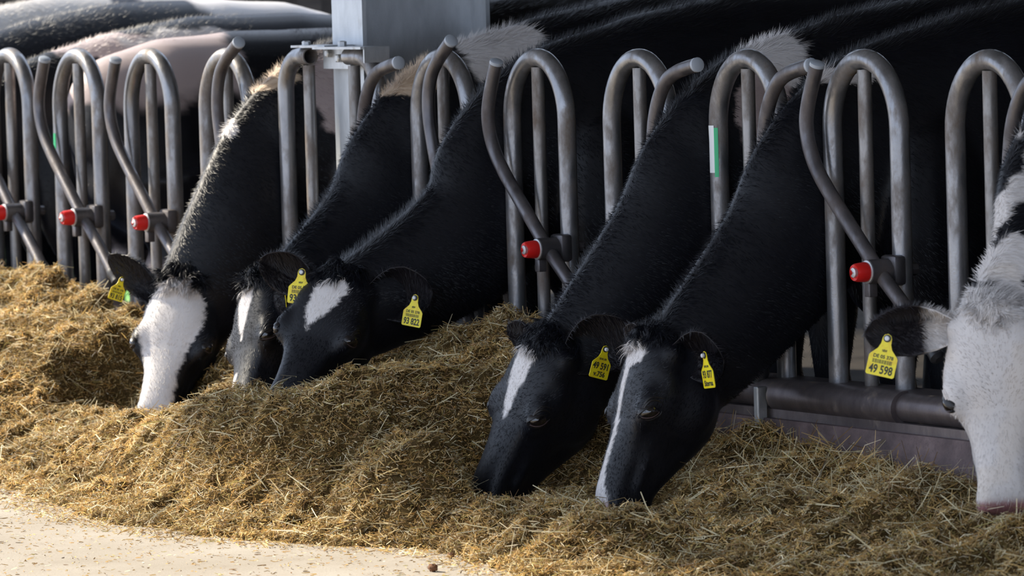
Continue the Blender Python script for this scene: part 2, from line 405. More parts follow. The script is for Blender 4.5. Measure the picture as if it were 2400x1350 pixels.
def ear_mesh(root, e, o, length, width):
    """cupped leaf-shaped ear; e towards the tip, o the way the hollow opens"""
    e = unit(e); o = unit(np.asarray(o) - e*(np.asarray(o) @ e)); s = np.cross(e, o); inn = []; out = []
    for t in np.linspace(0, 1, 15):
        W = width/2*np.interp(t, [0, .1, .25, .45, .65, .82, .93, 1], [.38, .52, .80, 1, .98, .74, .46, .10])
        Bm = math.radians(np.interp(t, [0, .25, .6, 1], [100, 78, 52, 30])); r = W/math.sin(min(Bm, math.pi/2))
        c = root + e*length*t - o*.012*math.sin(t*3)
        q = np.linspace(-1, 1, 13)*Bm
        base = np.array([c + s*r*math.sin(b) + o*(r*math.cos(Bm)-r*math.cos(b)) for b in q])
        nn = np.array([-(s*math.sin(b)*-1) - o*math.cos(b) for b in q]); nn = np.array([s*math.sin(b) - o*math.cos(b) for b in q])
        th = .0065*(1-.5*np.abs(np.linspace(-1, 1, 13))**3)[:, None]
        inn.append(base); out.append(base + nn*th)
    m = MB(); m.rings([np.vstack([a, b[::-1]]) for a, b in zip(inn, out)])
    bm = bmesh.new(); me = bpy.data.meshes.new('t'); me.from_pydata(m.v, [], m.f); bm.from_mesh(me); bmesh.ops.recalc_face_normals(bm, faces=bm.faces); bm.to_mesh(me); bm.free()
    return me
BLACK = np.array([.0030, .0034, .0060]); WHITE = np.array([.63, .595, .575]); PINKISH = np.array([.46, .375, .36]); BEIGE = np.array([.56, .43, .31])
def smooth01(x, a, b): t = np.clip((x-a)/(b-a), 0, 1); return t*t*(3-2*t)
class Cow:
    def __init__(s, name, X, poll, nose, dorsal, coat, ears, label, vox=.012, fur=110000, tuft=2600, tuft_len=.05, detail=True, group=None, n1=None, z_off=0., eyes=(1, -1), flip=None):
        s.hk = .6 if vox > .02 else 1.; s.X = X; s.poll = np.asarray(poll, float); s.nose = np.asarray(nose, float)
        s.k = np.linalg.norm(s.nose-s.poll)/HL; s.a = unit(s.nose-s.poll); s.d = unit(np.asarray(dorsal) - s.a*(np.asarray(dorsal) @ s.a)); s.l = np.cross(s.d, s.a)
        A = np.stack([s.a, s.d, s.l])
        H = lambda R: [np.asarray(r) @ A*s.k + s.poll for r in R]
        mb = MB(); mb.rings(H(head_rings()))
        el = lambda c, r: mb.rings([np.asarray(q) @ A*s.k + s.poll for q in ellipsoid(c, r)])
        for sd in (1, -1):
            el((.222, -.040, .114*sd), (.068, .038, .038))            # orbit
            el((.175, -.165, .082*sd), (.115, .10, .05))              # cheek muscle
            el((.05, -.07, .085*sd), (.04, .045, .045))               # ear base
            el((.515, -.06, .052*sd), (.034, .032, .03))              # nostril wing
            el((.37, -.10, .062*sd), (.11, .022, .022))               # facial crest
        el((.01, -.03, 0), (.045, .045, .07))                         # poll
        el((.485, -.15, 0), (.05, .035, .05))                         # chin
        # neck and trunk
        n0 = s.poll + (s.a*.11 - s.d*.135)*s.k
        if n1 is None: n1 = (X+(s.poll[0]-X)*.45, -.13, .80)
        st = [(s.poll + (s.a*.12 - s.d*.06)*s.k, .085, .085), (n0, .155, .118), (n1, .225, .118), ((X, .05, 1.0), .285, .112), ((X, .26, 1.09), .365, .17), ((X, .55, 1.09), .45, .25),
              ((X, 1.0, 1.11), .50, .315), ((X, 1.5, 1.14), .475, .315), ((X, 1.85, 1.21), .39, .28), ((X, 2.05, 1.26), .27, .21), ((X, 2.14, 1.26), .12, .11)]
        C = catmull([p for p, h, ww in st], 4); Hh = np.interp(np.arange(len(C))/4, np.arange(len(st)), [q[1] for q in st]); Ww = np.interp(np.arange(len(C))/4, np.arange(len(st)), [q[2] for q in st])
        C[:, 2] += z_off*smooth01(C[:, 1], -.2, .3)
        T = nrm(np.gradient(C, axis=0)); R = []
        for p, t, h, ww in zip(C, T, Hh, Ww):
            lat = np.array([1., 0, 0]); lat = unit(lat - t*(lat @ t)); ver = np.cross(lat, t); ver = ver if ver[2] > 0 else -ver
            A2 = np.linspace(0, 2*math.pi, 28, endpoint=False); cs, sn = np.cos(A2), np.sin(A2)
            wfac = np.where(sn > 0, 1-.25*sn, 1)
            R.append(p + (ww*np.sign(cs)*np.abs(cs)**.85*wfac)[:, None]*lat + (h*np.sign(sn)*np.abs(sn)**.9)[:, None]*ver)
        mb.rings(R)
        for sd in (1, -1):
            mb.rings(ellipsoid((X+.14*sd, .38, .92+z_off), (.12, .2, .34)))
            mb.rings(ellipsoid((X+.17*sd, 1.78, 1.07+z_off), (.14, .26, .36)))
            mb.tube([(X+.14*sd, .42, .85), (X+.145*sd, .40, .62), (X+.14*sd, .40, .42), (X+.14*sd, .41, .36), (X+.14*sd, .41, .14), (X+.14*sd, .39, .07), (X+.14*sd, .37, 0)], [.12, .085, .058, .06, .04, .05, .065], 12)
            mb.tube([(X+.19*sd, 1.8, .95), (X+.2*sd, 1.74, .72), (X+.19*sd, 1.92, .48), (X+.19*sd, 1.93, .42), (X+.19*sd, 1.88, .14), (X+.19*sd, 1.85, .07), (X+.19*sd, 1.83, 0)], [.19, .13, .065, .06, .042, .05, .065], 12)
        body = remesh(mb, vox, 7 if vox < .02 else 4)
        V, Tr = mesh_arrays(body); bpy.data.meshes.remove(body); reg = np.zeros(len(V))
        s.earinfo = []
        for (sd, e, o, ln, wd) in ears:
            root = s.poll + (s.a*.055 - s.d*.075 + s.l*.095*sd)*s.k; s.earinfo.append((sd, root, e, o, ln, wd))
            me = ear_mesh(root, e, o, ln, wd); v2, t2 = mesh_arrays(me); bpy.data.meshes.remove(me)
            Tr = np.vstack([Tr, t2+len(V)]); V = np.vstack([V, v2]); reg = np.concatenate([reg, np.ones(len(v2))])
        s.coat = coat
        # hollows of the temple, below the eye, behind the nostril and along the jaw
        if detail:
            u, v, wv = s.local(V); sg = np.sign(wv)*(reg < .5)
            for (cu, cv, cw, ru, rv, amp) in ((.145, -.045, .14, .035, .03, .010), (.325, -.065, .09, .045, .028, .009), (.43, -.085, .07, .045, .022, .007), (.30, -.19, .07, .05, .035, .009), (.20, .01, 0, .05, .03, .0)):
                g_ = amp*np.exp(-((u-cu)/ru)**2 - ((v-cv)/rv)**2)*(np.abs(wv) > .02)
                V = V - s.l*(sg*g_)[:, None]
        # local relief: hair swirls and muscle folds
        col = s.colour(V, reg)
        me = mesh_np(name, V, Tr, col, 'coat'); ob = link(name, me, M['coat'], None)
        me.polygons.foreach_set('use_smooth', [True]*len(me.polygons))
        tag(ob, label, 'cow', group); s.ob = ob; s.V, s.T, s.reg = V, Tr, reg
        # base of the thing: origin under the body
        if detail: s.face(eyes)
        s.hair(fur)
        if tuft: s.forelock(tuft, tuft_len)
    def local(s, P): r = (P - s.poll)/s.k; return r @ s.a, r @ s.d, r @ s.l
    def colour(s, P, reg):
        u, v, wv = s.local(P); inhead = (u > -.06) & (u < .6) & (np.abs(wv) < .3) & (v > -.34) & (v < .12)
        c = s.coat(u, v, wv, inhead, P[:, 0]-s.X, P[:, 1], P[:, 2], P, reg)
        k = (reg > .5) & (c.mean(1) < .05); c[k] = c[k]*np.array([3.6, 2.7, 1.9]); return c
    def face(s, eyes):
        pale_face = s.coat(np.array([.2]), np.array([-.05]), np.array([.13]), np.array([True]), *[np.array([0.])]*3, np.zeros((1, 3)), np.array([0.]))[0].mean() > .3
        n = np.zeros_like(s.V); a, b, c = (s.V[s.T[:, i]] for i in range(3)); fn = np.cross(b-a, c-a)
        for i in range(3): np.add.at(n, s.T[:, i], fn)
        n = nrm(n)
        for sd in eyes:
            q = s.poll + (s.a*.255 + s.d*-.045 + s.l*.22*sd)*s.k
            D = np.linalg.norm(s.V-q, axis=1) + s.reg*9; i = np.argmin(D); p = s.V[i]; nn = unit(n[i] + s.l*sd*.6)
            ax = unit(s.a*.60 + s.d*.75); ax = unit(ax - nn*(ax @ nn)); ay = np.cross(nn, ax)
            if ay @ s.a > 0: ay = -ay                                     # ay points up, towards the brow
            A = np.stack([ax, ay, nn]); c0 = p - nn*.018; r0 = np.array([.031, .024, .024])
            MB().rings(ellipsoid(c0, r0, A, 24, 15)).build('eye', M['eye'], s.ob)
            for lo, hi, k in ((36, 125, 1.07), (-125, -38, 1.06)):
                R = []
                for lam in np.radians(np.linspace(lo, hi, 9)):
                    R.append([c0 + A.T @ (r0*k*np.array([math.sin(mu)*1.12, math.cos(mu)*math.sin(lam), math.cos(mu)*math.cos(lam)])) for mu in np.linspace(-1.5, 1.5, 15)])
                R2 = [[c0 + (np.asarray(q2)-c0)*.86 for q2 in rr] for rr in R]
                MB().rings([list(x1)+list(x2)[::-1] for x1, x2 in zip(R, R2)]).build('eyelid', M['lid'], s.ob)
            for kk, (ra, rb, off, th) in enumerate(((.048, .038, .006, .0042), (.058, .052, .010, .0036), (.042, -.034, -.004, .0034))):
                Q = []
                for q2 in np.linspace(.35, math.pi-.35, 14):
                    x2 = c0 + ax*ra*math.cos(q2) + ay*(rb*math.sin(q2)) + nn*.03; i2 = np.argmin(np.linalg.norm(s.V-x2, axis=1)+s.reg*9)
                    Q.append(s.V[i2])
                Q = np.array(Q)
                for _ in range(6): Q[1:-1] = (Q[:-2]+Q[1:-1]*2+Q[2:])/4
                MB().tube(Q, th*np.sin(np.linspace(.25, math.pi-.25, 14)), 8, axis=nn).build('brow_fold', M['lid'] if not pale_face else M['pale_skin'], s.ob)
            R = [c0 + A.T @ (r0*1.06*np.array([math.sin(mu), math.cos(mu)*math.sin(math.radians(-37)), math.cos(mu)*math.cos(math.radians(-37))])) for mu in np.linspace(-1.2, 1.2, 14)]
            MB().tube(R, .0018, 6, axis=nn).build('eyelid_rim', M['lid_pink'], s.ob)
        for sd in (1, -1):
            q = s.poll + (s.a*.536 + s.d*-.060 + s.l*.05*sd)*s.k
            MB().rings(ellipsoid(q, (.012, .016, .010), np.stack([s.a, s.d, s.l]), 12, 8)).build('nostril', M['lid'], s.ob)
    def lower(s, sd, ay): return 1 if ay @ s.d > 0 else -1
    def flow(s, P, nrmls):
        u, v, wv = s.local(P)
        head = smooth01(u, -.02, .05)*(1-smooth01(-v, .22, .34))*((np.abs(wv) < .28))*((u < .62))
        hd = np.where((u > .27)[:, None], s.a*1.0, -s.a*.75) + (s.l*1.0)[None, :]*(np.sign(wv)*np.minimum(np.abs(wv)*9, 1.2)*np.where(u > .27, .35, 1.0))[:, None]
        bd = np.stack([np.zeros(len(P)), np.full(len(P), .75), np.full(len(P), -.62)], 1)
        f = head[:, None]*hd + (1-head)[:, None]*bd
        f = f + .25*np.stack([vnoise(P, 9, 1), vnoise(P, 9, 2), vnoise(P, 9, 3)], 1)
        f = f - nrmls*np.sum(f*nrmls, 1, keepdims=True)
        return nrm(f), head, u, v, wv
    def sample(s, n, wfun):
        a, b, c = (s.V[s.T[:, i]] for i in range(3)); fn = np.cross(b-a, c-a); ar = np.linalg.norm(fn, axis=1)
        cen = (a+b+c)/3; wt = ar*wfun(cen, s.reg[s.T[:, 0]]); idx = rng.choice(len(wt), n, p=wt/wt.sum())
        r1, r2 = rng.random(n), rng.random(n); sw = r1+r2 > 1; r1[sw] = 1-r1[sw]; r2[sw] = 1-r2[sw]
        P = a[idx] + (b[idx]-a[idx])*r1[:, None] + (c[idx]-a[idx])*r2[:, None]
        return P, nrm(fn[idx]), s.reg[s.T[idx, 0]]
    def hair(s, n):
        P, N, reg = s.sample(n, lambda c, r: np.where(c[:, 1] < .9, 1.0, .35)*np.where(c[:, 2] < .45, np.where(c[:, 1] > -.1, .15, 1), 1)*(1+1.2*r)*np.where(c[:, 1] < 0, 1.5, 1.))
        f, head, u, v, wv = s.flow(P, N)
        crest = smooth01(N[:, 2], .35, .8)*(1-head)*(P[:, 1] < 1.2)
        ln = (.011*head + .017*(1-head) + .016*crest)*(.6+.8*rng.random(n)); ln = ln*s.hk; ln = np.where(reg > .5, .019*(.4+rng.random(n)), ln)
        el = .20 + .45*crest + .10*rng.random(n) + .25*(reg > .5)
        J = rng.normal(0, .15, (n, 3)); D = nrm(f*np.cos(el)[:, None] + N*np.sin(el)[:, None] + J)
        S = nrm(np.cross(D, N) + 1e-6); wd = (.0008 + .0006*rng.random(n))[:, None]
        col = s.colour(P + rng.normal(0, .003, P.shape), reg)
        dark = (col.mean(1) < .1)[:, None]
        col = col*np.where(dark, .7 + .9*rng.random((n, 1))**2, .84 + .26*rng.random((n, 1)))
        Vv = np.empty((n*3, 3)); Vv[0::3] = P - S*wd - N*.001; Vv[1::3] = P + S*wd - N*.001; Vv[2::3] = P + D*ln[:, None]
        me = mesh_np('coat_hair', Vv, np.arange(n*3).reshape(-1, 3), np.repeat(col, 3, 0), 'coat')
        o = link('coat_hair', me, M['fur'], s.ob, smooth=False); o['kind'] = 'stuff'
    def forelock(s, n, ln0):
        def wf(c, r):
            u, v, wv = s.local(c); return (1-smooth01(((u-.005)/.06)**2 + (wv/.095)**2 + .4*vnoise(c, 40, 8), .25, 1.))*(v > -.10)*(r < .5)
        P, N, reg = s.sample(n, wf)
        u, v, wv = s.local(P); ln = ln0*(.35+.8*rng.random(n))
        cl = np.stack([vnoise(P, 55, 4), vnoise(P, 55, 5), vnoise(P, 55, 6)], 1)
        d0 = nrm(N*.8 + s.a*.35 + s.l*(wv*5)[:, None] + cl*.8); d1 = nrm(s.a*.8 + N*.30 + s.l*(wv*8)[:, None] + cl*1.0); d2 = nrm(s.a*.9 - s.d*.15 + s.l*(wv*8)[:, None] + cl*1.2)
        S = nrm(np.cross(d0, N + .3*rng.normal(size=N.shape))); wd = .0012
        q0 = P - N*.002; q1 = q0 + d0*(ln*.35)[:, None]; q2 = q1 + d1*(ln*.4)[:, None]; q3 = q2 + d2*(ln*.4)[:, None]
        Vv = np.empty((n*7, 3))
        for i, q in enumerate((q0, q1, q2)): Vv[2*i::7] = q - S*wd*(1-.2*i); Vv[2*i+1::7] = q + S*wd*(1-.2*i)
        Vv[6::7] = q3
        b = np.arange(n)[:, None]*7; F = np.vstack([b+np.array([t]) for t in ((0, 1, 3), (0, 3, 2), (2, 3, 5), (2, 5, 4), (4, 5, 6))])
        col = s.colour(P, reg); dark = (col.mean(1) < .1)[:, None]
        col = col*np.where(dark, .7 + 1.6*rng.random((n, 1))**2, .8 + .3*rng.random((n, 1)))
        o = link('forelock', mesh_np('forelock', Vv, F, np.repeat(col, 7, 0), 'coat'), M['fur'], s.ob, smooth=False); o['kind'] = 'stuff'

def nose_at(px, py, poll, length=HL, near=True):
    d = ray(px, py); d = d/np.linalg.norm(d); r = CAM - poll; b = d @ r; c0 = r @ r - length**2; disc = b*b-c0
    if disc < 0: t = -b
    else: t = -b-math.sqrt(disc) if near else -b+math.sqrt(disc)
    return CAM + d*t
def dors(psi, up=0.): q = math.radians(psi); return TW*math.cos(q) - RT*math.sin(q) + UP*up
def cvec(r, u, t): return RT*r + UP*u + TW*t
def ear(side, tip, opening, ln, wd):
    """side +1 is the cow's left; tip and opening directions as (right, up, towards viewer)"""
    return (side, cvec(*tip), cvec(*opening), ln, wd)
def mixc(m, c0, c1): return c0*(1-m)[:, None] + c1*m[:, None]
def blaze(u, v, wv, pts, P, cen=None, amp=.010):
    """white strip on the face: pts = list of (u, half width[, centre])"""
    q = np.array(pts); h = np.interp(u, q[:, 0], q[:, 1], left=-1, right=-1); c = np.interp(u, q[:, 0], q[:, 2])
    e = h - np.abs(wv-c) + amp*fbm(P, 60, 3, 2)
    return smooth01(e, -.004, .004)*(v > -.12)
def blob(P, c, r, P0, amp=.25, seed=5):
    D = np.sqrt(sum(((P[:, i]-c[i])/r[i])**2 for i in range(3)))
    return smooth01(1-D+amp*fbm(P0, 22, seed, 3), -.06, .06)
def base(P): return np.tile(BLACK, (len(P), 1))
cows = {}
# --- cow with the white frontal face (left)
XA = hoopX(-2.5)+HW+.145
p = atX(428, 662, XA+.02); nA = nose_at(352, 975, p)
def coatA(u, v, wv, ih, x, y, z, P, reg):
    c = base(P); ih = ih & (reg < .5)
    m = blaze(u, v, wv, [(-.0, .03, .0), (.03, .06, -.0), (.07, .11, -.01), (.13, .122, -.012), (.2, .112, -.014), (.28, .082, -.012), (.36, .062, -.008), (.45, .062, -.004), (.56, .06, 0)], P)*ih
    c = mixc(m, c, WHITE)
    c = mixc(blob(P, (XA, -.02, 1.335), (.085, .17, .05), P, .3)*(~ih), c, BEIGE)
    c = mixc(blob(P, (XA-.04, -.16, 1.16), (.09, .035, .07), P, .3)*(~ih), c, WHITE)
    c = mixc(blob(P, (XA+.10, .34, 1.27), (.22, .22, .2), P, .2)*(~ih), c, PINKISH)
    return c

FG = 'cows feeding with heads through the fence'
cA = Cow('dairy_cow', XA, p, nA, dors(12, .12), coatA,
    [ear(-1, (-.70, .68, .05), (-.60, -.25, .75), .25, .135), ear(1, (.75, .15, -.5), (.3, -.3, .8), .19, .12)],
    'black cow with a broad white face seen frontally, beside the empty fence slots', group=FG)
# --- cow mostly hidden between its neighbours, next to the column
XB = xr+.145
p = atX(590, 648, XB); nB = nose_at(532, 1000, p)
def coatB(u, v, wv, ih, x, y, z, P, reg):
    c = base(P); ih = ih & (reg < .5)
    m = blaze(u, v, wv, [(.045, .045, 0), (.09, .045, 0), (.14, .034, 0), (.2, .016, 0), (.24, .0, 0), (.25, -.02, 0), (.33, -.02, -.02), (.36, .02, -.03), (.5, .03, -.03)], P)*ih
    c = mixc(m, c, WHITE)
    c = mixc(blob(P, (XB, .03, 1.36), (.14, .13, .085), P, .3)*(~ih), c, BEIGE)
    c = mixc(blob(P, (XB+.07, .36, 1.42), (.22, .15, .13), P, .3, 8)*(~ih), c, WHITE)
    return c
cB = Cow('dairy_cow', XB, p, nB, dors(60, .1), coatB,
    [ear(1, (.42, -.55, .72), (.85, -.2, -.5), .19, .12), ear(-1, (-.3, .4, -.8), (-.3, -.3, .5), .17, .11)],
    'black cow with a narrow white forehead mark, its ear drooping, wedged between two neighbours', group=FG)
# --- cow with the white diamond forehead
XC = hoopX(0)+HW+.145
p = atX(796, 630, XC+.03); nC = nose_at(648, 945, p)
def coatC(u, v, wv, ih, x, y, z, P, reg):
    c = base(P); ih = ih & (reg < .5)
    m = blaze(u, v, wv, [(.035, -.02, .01), (.05, .035, .015), (.085, .058, .012), (.12, .056, .004), (.17, .042, -.006), (.22, .020, -.014), (.25, .0, -.016), (.26, -.02, 0)], P, amp=.014)*ih
    return mixc(m, c, WHITE)
cC = Cow('dairy_cow', XC, p, nC, dors(23, .2), coatC,
    [ear(1, (.97, .12, .15), (-.05, -.2, .97), .225, .185), ear(-1, (-.86, .48, -.05), (.15, -.55, .8), .21, .15)],
    'black cow with a wide white forehead diamond and both ears tagged', group=FG)
# --- cow with the tapering white blaze
XD = hoopX(2)+HW+.145
p = atX(1262, 782, XD); nD = nose_at(1090, 1176, p)
def coatD(u, v, wv, ih, x, y, z, P, reg):
    c = base(P); ih = ih & (reg < .5)
    m = blaze(u, v, wv, [(.03, -.02, 0), (.045, .04, .0), (.07, .056, 0), (.12, .047, 0), (.18, .034, 0), (.24, .018, 0), (.275, .003, 0), (.285, -.02, 0)], P)*ih
    c = mixc(m, c, WHITE)
    c = mixc(blob(P, (XD+.03, .27, 1.40), (.13, .10, .11), P, .3)*(~ih), c, WHITE)
    c = mixc(blob(P, (XD+.14, .18, 1.25), (.09, .10, .14), P, .3, 9)*(~ih), c, PINKISH)
    return c
cD = Cow('dairy_cow', XD, p, nD, dors(60, .12), coatD,
    [ear(1, (.84, .50, .15), (.0, -.25, .96), .235, .185), ear(-1, (-.5, .4, -.75), (-.2, -.3, .5), .18, .12)],
    'black cow with a white forehead blaze tapering to a point, nose in the hay', group=FG)
# --- cow with the thin full-length blaze
XE = hoopX(3)+HW+.145
p = atX(1508, 778, XE); nE = nose_at(1380, 1190, p)
def coatE(u, v, wv, ih, x, y, z, P, reg):
    c = base(P); ih = ih & (reg < .5)
    m = blaze(u, v, wv, [(.02, -.02, 0), (.03, .045, 0), (.07, .064, .004), (.095, .055, .006), (.115, .022, -.012), (.16, .018, -.012), (.24, .013, -.008), (.30, .017, -.006), (.40, .018, -.006), (.46, .026, -.004), (.50, .045, 0), (.56, .06, 0)], P, amp=.008)*ih
    c = mixc(m, c, WHITE)
    pk = m*smooth01(u, .51, .535); c = mixc(pk*.8, c, np.array([.55, .33, .31]))
    c = mixc(blob(P, (XE+.04, -.28, .345), (.10, .05, .10), P, .3), c, PINKISH)
    c = mixc(blob(P, (XE, .13, 1.36), (.12, .13, .03), P, .3)*(~ih), c, WHITE)
    return c
cE = Cow('dairy_cow', XE, p, nE, dors(70, .1), coatE,
    [ear(1, (.74, -.05, .62), (-.40, -.35, .8), .19, .165), ear(-1, (-.4, .4, -.8), (-.2, -.3, .5), .18, .12)],
    'black cow with a thin white stripe down to its pink-white nose', group=FG)
# --- cow with the white face at the right edge
XF = hoopX(5)+HW+.145
p = atX(2330, 722, XF+.28); nF = nose_at(2362, 1205, p)
def coatF(u, v, wv, ih, x, y, z, P, reg):
    c = np.tile(WHITE, (len(P), 1)); c = mixc(smooth01(fbm(P, 9, 4, 2), .1, .4)*.35, c, np.array([.66, .57, .47]))
    jaw = smooth01(-v + .02*fbm(P, 25, 6, 2), .085, .10)*(u > .19)*(u < .5)
    ih2 = ih & (reg < .5)
    c = mixc(jaw*ih2, c, BLACK)
    nk = smooth01(fbm(P, 7.5, 12, 3)+.12, -.03, .05)*(~ih)*(y > -.6)
    c = mixc(nk, c, BLACK)
    pk = smooth01(u, .505, .525)*ih2; c = mixc(pk, c, np.array([.30, .14, .14]))
    e = (reg > .5); r = np.abs(wv); dk = smooth01(r + .03*fbm(P, 25, 2, 2) - .35*(v+.06), .17, .20)*e
    c = mixc(dk, c, BLACK*1.3)
    return c
cF = Cow('dairy_cow', XF, p, nF, dors(2, .1), coatF,
    [ear(-1, (-.97, -.02, .1), (0, -.4, .9), .26, .15), ear(1, (.95, .0, .1), (0, -.4, .9), .24, .15)],
    'cow with a mostly white face, pinkish nose and black-tipped ear', group=FG, tuft_len=.024, tuft=4000)
# --- cows further along the fence and behind it: their heads are outside the picture
BG = 'cows standing in the barn behind the fence'
def far_cow(X, coat, label, zo=0., vox=.024):
    p = np.array([X, -.58, .66]); n = p + np.array([0, -.16, -.526])
    return Cow('dairy_cow', X, p, n, (0, -.95, .3), coat, [(1, np.array([.9, -.1, -.1]), np.array([0, -.8, 0]), .2, .13), (-1, np.array([-.9, -.1, -.1]), np.array([0, -.8, 0]), .2, .13)], label, vox=vox, fur=50000, tuft=0, detail=False, group=BG, z_off=zo)
def coatH(u, v, wv, ih, x, y, z, P, reg):
    c = base(P)
    c = mixc(blob(P, (hoopX(-6.5)+.5, .55, 1.44), (.30, .26, .05), P, .3), c, PINKISH)
    c = mixc(blob(P, (hoopX(-6.5)+.65, .9, 1.40), (.22, .35, .10), P, .35, 8), c, WHITE); return c
far_cow(hoopX(-6.5)+.505, coatH, 'black-backed cow with white shoulder tufts, behind the hoops beside a pink-backed cow', -.06)
def coatK(u, v, wv, ih, x, y, z, P, reg):
    c = base(P); return mixc(smooth01(y+.2*fbm(P, 6, 3, 3), 1.25, 1.33)*(z > .9), c, WHITE)
far_cow(hoopX(-6.5)+.505-.72, coatK, 'cow with a black shoulder and white hindquarters in the second row', .0)
def coatJ(u, v, wv, ih, x, y, z, P, reg):
    c = np.tile(np.array([.42, .39, .36]), (len(P), 1)); return mixc(smooth01(fbm(P, 5, 21, 3), .2, .3), c, BLACK*3)
far_cow(hoopX(-6.5)+.505-1.45, coatJ, 'greyish white cow with a dirty back, far behind the others', .03)
# a cow standing the other way round, its rump to the fence
def coatG(u, v, wv, ih, x, y, z, P, reg):
    c = base(P); yy = 2.2-y
    m = smooth01(-(y-1.48)+.12*fbm(P, 8, 3, 3) - .0, -.02, .02)*0 + smooth01(y-1.50+.12*fbm(P, 8, 3, 3), -.02, .02)*(smooth01(z+.08*fbm(P, 9, 7, 2), 1.20, 1.25))
    c = mixc(m, c, PINKISH)
    c = mixc(smooth01(.62-z+.1*fbm(P, 9, 5, 2), 0, .05), c, PINKISH)
    c = mixc(blob(P, (XG, 1.15, 1.05), (.5, .10, .09), P, .4, 4), c, WHITE); return c
XG = hoopX(-5.5)+.505
g = far_cow(XG, coatG, 'cow with a pinkish white rump and black shoulders, turned away from the empty slots', -.12)
R = Matrix.Translation(Vector((XG, 0, 0))) @ Matrix.Translation(Vector((0, 2.27, 0))) @ Matrix.Rotation(math.pi, 4, 'Z') @ Matrix.Translation(Vector((-XG, 0, 0)))
g.ob.matrix_world = R

# ------------------------------------------------------------------ ear tags
def text_mesh(body, size, width=None):
    cu = bpy.data.curves.new('t', 'FONT'); cu.body = body; cu.size = size; cu.align_x = 'CENTER'; cu.align_y = 'CENTER'; cu.extrude = .0003; cu.offset = size*.028; cu.resolution_u = 3
    o = bpy.data.objects.new('t', cu); COL.objects.link(o); dg = bpy.context.evaluated_depsgraph_get()
    me = bpy.data.meshes.new_from_object(o.evaluated_get(dg)); bpy.data.objects.remove(o, do_unlink=True); bpy.data.curves.remove(cu)
    if width:
        xs = [v.co.x for v in me.vertices]; k = width/max(1e-6, max(xs)-min(xs))
        for v in me.vertices: v.co.x *= k
    return me
def ear_tag(hole, xax, yax, lines, label, back=False, bars=True, s=1.):
    """plate hanging from hole; xax to the right of the print, yax up the print"""
    yax = unit(yax); xax = unit(np.asarray(xax) - yax*(np.asarray(xax) @ yax)); zax = np.cross(xax, yax)
    T = lambda x, y, z=0: np.asarray(hole) + (xax*x + yax*y + zax*z)*s
    root = tag(empty('ear_tag', hole), label, 'ear tag', 'yellow ear tags')
    prof = [(-.036, -.105), (.036, -.105), (.040, -.101), (.040, -.052), (.036, -.046), (.020, -.030), (.014, -.016), (.013, 0), (.009, .009), (0, .013), (-.009, .009), (-.013, 0), (-.014, -.016), (-.020, -.030), (-.036, -.046), (-.040, -.052), (-.040, -.101)]
    MB().rings([[T(x, y, -.0012) for x, y in prof], [T(x, y, .0012) for x, y in prof]]).build('plate', M['yellow'], root, smooth=False)
    if back: MB().rings([[T(x*.8, y*.8, -.016) for x, y in prof], [T(x*.8, y*.8, -.014) for x, y in prof]]).build('back_plate', M['yellow'], root, smooth=False)
    MB().tube([T(0, 0, -.014), T(0, 0, .0)], .004*s, 10).build('pin', M['rubber'], root)
    MB().tube([T(0, 0, .001), T(0, 0, .004), T(0, 0, .0045)], [.0105*s, .0105*s, .008*s], 16).build('boss', M['rubber'], root)
    MB().tube([T(0, 0, .004), T(0, 0, .011), T(0, 0, .0125)], [.0068*s, .0068*s, .005*s], 14).build('stud', M['stud'], root)
    for body, y, size, width in lines:
        me = text_mesh(body, size*1.35, width)
        V = np.array([v.co[:] for v in me.vertices]); V2 = [T(a[0], y+a[1], .0016+a[2]) for a in V]
        for v, q in zip(me.vertices, V2): v.co = q
        link('number' if body[:1].isdigit() else 'lettering', me, M['ink'], root, smooth=False)
    if bars:
        m = MB(); x = -.028; k = 0
        while x < .028:
            wd = (.0011, .0018, .0008, .0024, .0012)[k % 5]; V = [T(a, b, .0015) for a, b in ((x, -.071), (x+wd, -.071), (x+wd, -.060), (x, -.060))]
            m.add(V, [(0, 1, 2, 3)]); x += wd+(.0012, .0009, .0016)[k % 3]; k += 1
        m.build('bar_code', M['ink'], root, smooth=False)
STD = [('NRW', -.035, .007, .014), ('DE 05 378', -.052, .010, .056)]
def ear_pt(cow, sd, px, py, off=.02):
    """a point in front of the hollow of an ear, under the given pixel"""
    i = [e for e in cow.earinfo if e[0] == sd][0]; c = i[1]+unit(i[2])*i[4]*.5
    return atD(px, py, c) + TW*off
ear_tag(ear_pt(cC, 1, 974, 698, .045), cvec(.85, .28, .45), cvec(.16, 1, .05), STD+[('93 822', -.088, .024, .066)], 'yellow ear tag printed 93 822, fully readable on a round black ear', s=.9)
ear_tag(ear_pt(cC, -1, 709, 638, .05), cvec(.95, .25, .2), cvec(.10, 1, 0), STD+[('93 822', -.088, .024, .066)], 'yellow ear tag half hidden behind the cow with the white forehead diamond')
ear_tag(ear_pt(cD, 1, 1418, 818, .05), cvec(.80, .22, -.5), cvec(.26, 1, 0), [('DE 05 378', -.036, .007, .03), ('49 591', -.062, .024, .066), ('v.756', -.090, .018, .05)], 'yellow ear tag printed 49 591 with v.756 handwritten below', bars=False, s=.88)
ear_tag(ear_pt(cE, 1, 1650, 832, .06), cvec(.38, .22, .9), cvec(-.16, 1, 0), [('DE 05 378', -.036, .007, .03), ('93 877', -.062, .024, .066), ('Sterna', -.090, .018, .06)], 'yellow ear tag turned almost edge on, with Sterna written on it', bars=False, s=.93)
ear_tag(ear_pt(cF, -1, 2077, 793, .05), cvec(.95, -.22, .2), cvec(.22, 1, 0), STD+[('49 598', -.088, .024, .066)], 'yellow ear tag printed 49 598 on a black-tipped ear')
